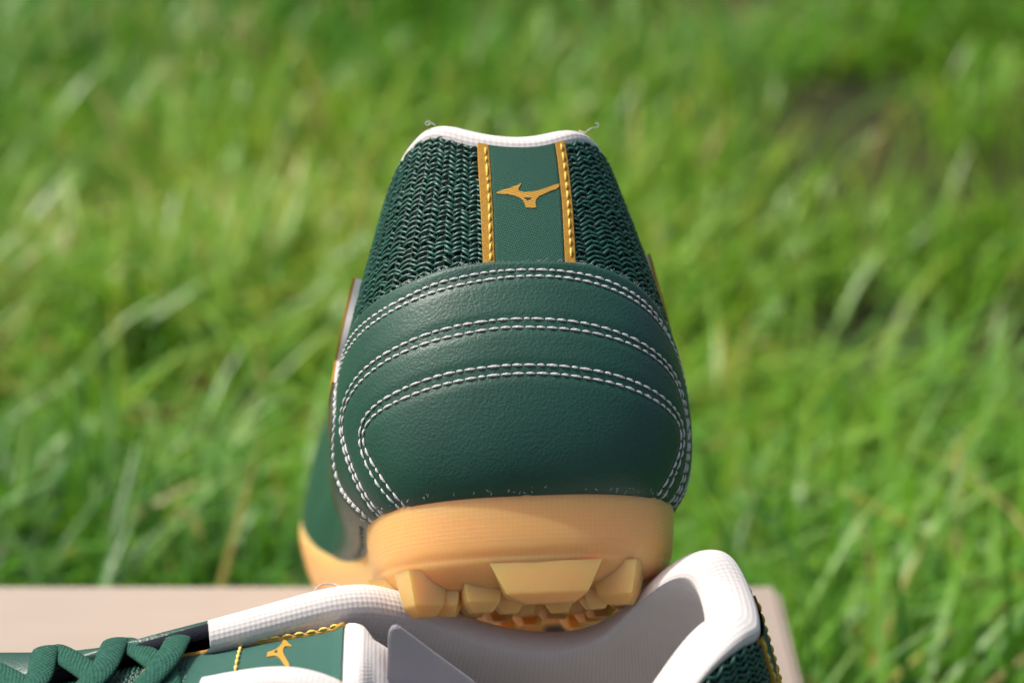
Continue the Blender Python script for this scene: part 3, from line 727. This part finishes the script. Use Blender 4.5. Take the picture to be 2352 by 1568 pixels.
    # emblem on the label: beak towards the outer side, foot towards the toe
    bx = np.array(BIRD, float); bh = np.array(BIRD_HOLE, float); c0 = np.array([1300., 800.]); kk = 1 / K1 / 1.7415 / 10.9 / .85 * 1.12
    def trot(p): d = (p - c0) * kk; return np.stack([(125 + d[:, 1]) / 10, d[:, 0] * (-last.mx) / 17. - .34], -1)
    patch('tongue_emblem', trot(bx), tmap, 1.15, .4, .05, M['gold_flat'], tongue, hole=trot(bh), uvscale=20.)
    # knit on the tongue below the label
    yk = np.arange(150, 236, 1.35); qk = np.linspace(-.9, .9, 19)
    Yk, Qk = np.meshgrid(yk, qk, indexing='ij'); sg2 = np.where((np.arange(len(qk))[None] + 0 * Yk.astype(int)) % 2 == 0, 1., -1.)
    dq = qk[1] - qk[0]
    A = tongue_pt(Yk - sg2 * .45, Qk, .3).reshape(-1, 3); Bk = tongue_pt(Yk + sg2 * .45, Qk + dq, .3).reshape(-1, 3)
    tk = spindle_obj('tongue_knit', A, Bk, np.tile([0, 0, 1.], (len(A), 1)), .42, .5, M['yarn'], tongue, ext=.2); tk['kind'] = 'stuff'
    # --- eyestay and laces
    for side in (1, -1):
        yv = np.linspace(127, 236, 50); half = slice(0, NS // 2) if side > 0 else slice(NS - 1, NS // 2, -1)
        sv = np.interp(yv, yT[half], s_arr[half])
        tt = np.linspace(.80, .995, 8)
        P, _ = last.at(np.stack(np.broadcast_arrays(sv[:, None], tt[None]), -1), 2.4)
        Lw, _ = last.at(np.stack(np.broadcast_arrays(sv[:, None], np.array([.795, .999])[None]), -1), .9)
        P = np.concatenate([Lw[:, :1], P, Lw[:, 1:]], 1)
        grid_obj('eyestay', P, M['quarter'], root, False, flip if side > 0 else not flip)
    eye = [146, 163, 180, 197, 214]
    def eyelet(y, side):
        half = slice(0, NS // 2) if side > 0 else slice(NS - 1, NS // 2, -1)
        sv = np.interp(y, yT[half], s_arr[half]); p, n = last.at(np.array([[sv, .90]]), 2.6); return p[0], n[0]
    def lace(y0, y1, side, hi):
        p0, n0 = eyelet(y0, side); p1, n1 = eyelet(y1, -side)
        zt = tongue_pt(np.array([(y0 + y1) / 2]), np.array([0.]))[0] + np.array([0, 0, 2.6 + hi])
        e0, _ = eyelet(y0, side); 
        pts = np.array([p0 - n0 * 3 , p0 + n0 * 1.2, p0 * .72 + zt * .28 + np.array([0, 0, 1.6 + hi * .5]), zt, p1 * .72 + zt * .28 + np.array([0, 0, 1.6 + hi * .5]), p1 + n1 * 1.2, p1 - n1 * 3])
        k = np.arange(len(pts)); q = np.linspace(0, len(pts) - 1, 48)
        P = np.stack([np.interp(q, k, pts[:, i]) for i in range(3)], -1)
        for _ in range(8): c = P.copy(); c[1:-1] = P[:-2] * .25 + P[1:-1] * .5 + P[2:] * .25; P = c
        upv = np.zeros_like(P); w = np.linspace(0, 1, 48)[:, None]
        upv = norm(n0 * (1 - w) + n1 * w + np.array([0, 0, 1.6]) * np.sin(w * math.pi))
        tube_obj('lace', P, 3.2, M['lace'], root, 16, .32, upv)
    for k in range(len(eye) - 1):
        lace(eye[k + 1], eye[k], 1, 2.4); lace(eye[k + 1], eye[k], -1, 0.)
    lace(eye[0] + .5, eye[0], 1, 0.) if which == 'x' else None
    return root, dict(lining=lining, tongue=tongue)

shoe_up, _ = build_shoe(UP, to4(UR, UO), 'dark green shoe propped heel-high on the other shoe, gold heel emblem and gum sole', 'up')
shoe_lo, lo_parts = build_shoe(LO, to4(LR, LOo), 'dark green laced shoe standing flat on the cardboard box, white collar under the other heel', 'lo')

# loose thread ends (each a part of its shoe)
def world_to(root, P):
    Mi = np.array(root.matrix_world.inverted()); P = np.asarray(P); return P @ Mi[:3, :3].T + Mi[:3, 3]
def loose(root, px, depth, r=.00010):
    P = np.array([unproj(u, v, depth + dz) for u, v, dz in px]); P = resample(P, n=40)
    for _ in range(6): c = P.copy(); c[1:-1] = P[:-2] * .25 + P[1:-1] * .5 + P[2:] * .25; P = c
    tube_obj('loose_thread', world_to(root, P), r, M['thread'], root, 6, scale=1.)
bpy.context.view_layer.update()
loose(shoe_up, [(1000, 288, 0), (990, 282, 0), (980, 279, -.001), (976, 285, -.001), (982, 289, 0), (988, 285, 0), (985, 277, 0)], .458, .00013)
loose(shoe_up, [(1330, 300, 0), (1345, 306, -.001), (1352, 298, -.001), (1362, 293, -.001), (1372, 294, 0), (1376, 287, 0), (1372, 281, 0), (1368, 284, 0)], .462)
loose(shoe_lo, [(722, 1358, 0), (728, 1347, .002), (745, 1339, .004), (770, 1341, .004), (792, 1352, .002), (800, 1360, 0)], .462, .00018)

# ------------------------------------------------------------------ grey card tucked into the lower shoe
def card():
    yc = .362
    ed = [on_wall(u, v, yc) for u, v in [(893, 1462), (897, 1446), (905, 1438), (917, 1440), (1000, 1502), (1090, 1568), (1150, 1640)]]
    base = BOX_TOP + 34 * U
    ed = ed + [np.array([ed[-1][0] + .004, yc, base]), np.array([ed[0][0] - .004, yc, base])]
    bm = bmesh.new(); vs = [bm.verts.new(tuple(p_)) for p_ in ed]
    f = bm.faces.new(vs); r = bmesh.ops.extrude_face_region(bm, geom=[f]); 
    for v in [g_ for g_ in r['geom'] if isinstance(g_, bmesh.types.BMVert)]: v.co += Vector((-.0002, .0012, 0))
    bmesh.ops.recalc_face_normals(bm, faces=bm.faces)
    bmesh.ops.bevel(bm, geom=list(bm.edges), offset=.0003, segments=2, affect='EDGES')
    me = bpy.data.meshes.new('card_insert'); bm.to_mesh(me); bm.free(); me.materials.append(M['card'])
    return tag(link(bpy.data.objects.new('card_insert', me)), 'thin grey card tucked into the laced shoe behind its white tongue end', 'card')
card()

# ------------------------------------------------------------------ cardboard box
def box(name, x0, x1, y0, y1, z0, z1, m, parent, bev):
    bm = bmesh.new(); bmesh.ops.create_cube(bm, size=1)
    for v in bm.verts: v.co = Vector(((x0 + x1) / 2 + v.co.x * (x1 - x0), (y0 + y1) / 2 + v.co.y * (y1 - y0), (z0 + z1) / 2 + v.co.z * (z1 - z0)))
    bmesh.ops.bevel(bm, geom=list(bm.edges), offset=bev, segments=3, affect='EDGES')
    me = bpy.data.meshes.new(name); bm.to_mesh(me); bm.free(); me.materials.append(m)
    me.polygons.foreach_set('use_smooth', [True] * len(me.polygons)); me.set_sharp_from_angle(angle=math.radians(40))
    return link(bpy.data.objects.new(name, me), parent)
BX1 = float(on_plane(1794, 1360, BOX_TOP)[0]); BX0 = BX1 - .335; BY0 = BOX_BACK - .30
bc = Vector(((BX0 + BX1) / 2, (BY0 + BOX_BACK) / 2, .004))
br = thing('cardboard_box', 'plain tan cardboard box standing in the grass under both shoes', 'box', Matrix.Translation(bc))
hx, hy = (BX1 - BX0) / 2, (BOX_BACK - BY0) / 2
box('lid', -hx, hx, -hy, hy, BOX_TOP - .004 - .045, BOX_TOP - .004, M['cardboard'], br, .0022)
box('box_body', -hx + .003, hx - .003, -hy + .003, hy - .003, 0, BOX_TOP - .004 - .046, M['cardboard'], br, .0015)

# ------------------------------------------------------------------ ground and grass
m = mat('soil', (.05, .04, .022), .95, .2); t = NT(m); o = t.obj(1)
t.base(t.ramp(t.noise(o, 6, 6, .6), [(.3, (.018, .026, .008)), (.55, (.035, .042, .012)), (.75, (.085, .062, .032))])); t.normal(t.bump(t.noise(o, 120, 4), .8, .01))
gx = np.r_[-300, -40, np.linspace(-6, 6, 49), 40, 300]; gy = np.r_[-300, -40, np.linspace(-3, 9, 49), 60, 300]
X, Y = np.meshgrid(gx, gy, indexing='ij'); Z = np.where((abs(X) < 7) & (abs(Y - 3) < 7), .004 * np.sin(X * 5.1) * np.sin(Y * 4.3), 0)
gr = mesh_obj('ground', np.stack([X, Y, Z], -1).reshape(-1, 3), grid_faces(len(gx), len(gy)), m); gr['kind'] = 'structure'; gr['label'] = 'dark soil under the lawn grass'; gr['category'] = 'ground'

m = bpy.data.materials.new('grass_blades'); m.use_nodes = True; t = NT(m)
at = t.n('ShaderNodeAttribute', attribute_name='tint'); h = t.n('ShaderNodeAttribute', attribute_name='along')
c = t.ramp(at.outputs['Fac'], [(0, (.030, .130, .012)), (.30, (.085, .265, .016)), (.55, (.170, .385, .020)), (.78, (.32, .45, .032)), (.88, (.45, .36, .07)), (1, (.62, .48, .22))])
t.base(c); t.b.inputs['Roughness'].default_value = .37; t.b.inputs['Specular IOR Level'].default_value = .5
tr = t.n('ShaderNodeBsdfTranslucent'); t.put(tr.inputs[0], c)
mixs = t.n('ShaderNodeMixShader', {0: .38}); t.t.links.new(t.b.outputs[0], mixs.inputs[1]); t.t.links.new(tr.outputs[0], mixs.inputs[2])
t.t.links.new(mixs.outputs[0], t.t.nodes['Material Output'].inputs[0])
def vnoise(x, y, sc, seed):
    r = np.random.default_rng(seed); o = 0
    for _ in range(7):
        k = r.normal(0, 1, 2) * sc; o = o + np.sin(x * k[0] + y * k[1] + r.uniform(0, 6.28))
    return o / 7 ** .5
def grass(n_try=420000):
    y = .02 + 4.4 * rng.random(n_try) ** 1.15; x = (rng.random(n_try) * 2 - 1) * (.55 + .42 * y)
    den = np.clip(.66 + .42 * vnoise(x, y, 9, 1) + .32 * vnoise(x, y, 25, 2), .05, 1) * np.clip(1.15 - .1 * y, .5, 1)
    for (u, v), r in (((1960, 830), .055), ((2340, 850), .07), ((1350, 165), .06), ((430, 1010), .045), ((900, 1010), .05), ((2050, 1250), .06)):
        c = on_plane(u, v, 0.); den = den * (1 - .93 * np.exp(-(((x - c[0]) / r) ** 2 + ((y - c[1]) / (r * 1.3)) ** 2) ** 2))
    k = rng.random(n_try) < den * .50
    k &= ~((x > BX0 - .004) & (x < BX1 + .004) & (y > BY0 - .004) & (y < BOX_BACK + .004))
    x, y = x[k], y[k]; n = len(x)
    hgt = np.clip(.068 + .020 * vnoise(x, y, 7, 3) + rng.normal(0, .018, n), .018, .125)
    wid = rng.uniform(.0020, .0048, n) * (1 + .25 * np.clip(y - 1, 0, 3))
    fld = 1.1 * vnoise(x, y, 4.0, 4) + 2.0 * vnoise(x, y, 13.0, 14) + 2.4 * (x < -.15)                          # clumps lean together
    az = fld + rng.normal(0, 1.5, n); lean = np.clip(.95 + .35 * vnoise(x, y, 6, 5) + rng.normal(0, .4, n), .05, 1.75)
    curl = rng.normal(.35, .35, n)
    # keep blades beside the box from poking through it
    SEG = 5; tau = np.linspace(0, 1, SEG)
    dx, dy = np.cos(az), np.sin(az); P = np.zeros((n, SEG, 3)); P[:, 0] = np.stack([x, y, np.full(n, -.003)], -1)
    for i in range(1, SEG):
        a = np.clip(lean * (.35 + .9 * tau[i]) + curl * tau[i] ** 2, 0, 1.75); L = hgt / (SEG - 1) * 1.25
        P[:, i] = P[:, i - 1] + np.stack([dx * np.sin(a) * L, dy * np.sin(a) * L, np.cos(a) * L], -1)
    P[..., 2] = np.maximum(P[..., 2], -.003)
    inside = ((P[..., 0] > BX0 - .002) & (P[..., 0] < BX1 + .002) & (P[..., 1] > BY0 - .002) & (P[..., 1] < BOX_BACK + .002) & (P[..., 2] < BOX_TOP + .001)).any(1)
    P = P[~inside]; n = len(P); wid, az, x, y = wid[~inside], az[~inside], x[~inside], y[~inside]
    tw = rng.normal(0, .5, n); sx, sy = -np.sin(az + tw), np.cos(az + tw)
    wp = np.array([.75, 1, .92, .62, .06])[None] * wid[:, None]
    side = np.stack([sx, sy, np.zeros(n)], -1)[:, None] * wp[..., None] * .5
    V = np.stack([P - side, P + side], 2).reshape(-1, 3)
    i = np.arange(SEG - 1)[:, None] * 2; q = np.concatenate([i, i + 1, i + 3, i + 2], 1)
    Fq = ((np.arange(n) * SEG * 2)[:, None, None] + q[None]).reshape(-1, 4)
    me = bpy.data.meshes.new('grass'); me.vertices.add(len(V)); me.vertices.foreach_set('co', V.astype(np.float32).ravel())
    me.loops.add(Fq.size); me.loops.foreach_set('vertex_index', Fq.astype(np.int32).ravel())
    me.polygons.add(len(Fq)); me.polygons.foreach_set('loop_start', np.arange(0, Fq.size, 4, dtype=np.int32)); me.polygons.foreach_set('use_smooth', np.ones(len(Fq), bool))
    me.update(calc_edges=True)
    tint = np.clip(.42 + .16 * vnoise(x, y, 4, 6) + .07 * vnoise(x, y, 14, 8) + rng.normal(0, .13, n), 0, .84)
    dead = rng.random(n) < np.clip(.032 + .03 * vnoise(x, y, 8, 9), .005, .12); tint[dead] = rng.uniform(.84, 1, dead.sum())
    a = me.attributes.new('tint', 'FLOAT', 'POINT'); a.data.foreach_set('value', np.repeat(tint, SEG * 2).astype(np.float32))
    a = me.attributes.new('along', 'FLOAT', 'POINT'); a.data.foreach_set('value', np.tile(np.repeat(tau, 2), n).astype(np.float32))
    me.materials.append(bpy.data.materials['grass_blades'])
    o = link(bpy.data.objects.new('grass', me)); o['kind'] = 'stuff'; o['label'] = 'short green lawn grass with a few straw-coloured blades'; o['category'] = 'grass'
grass()
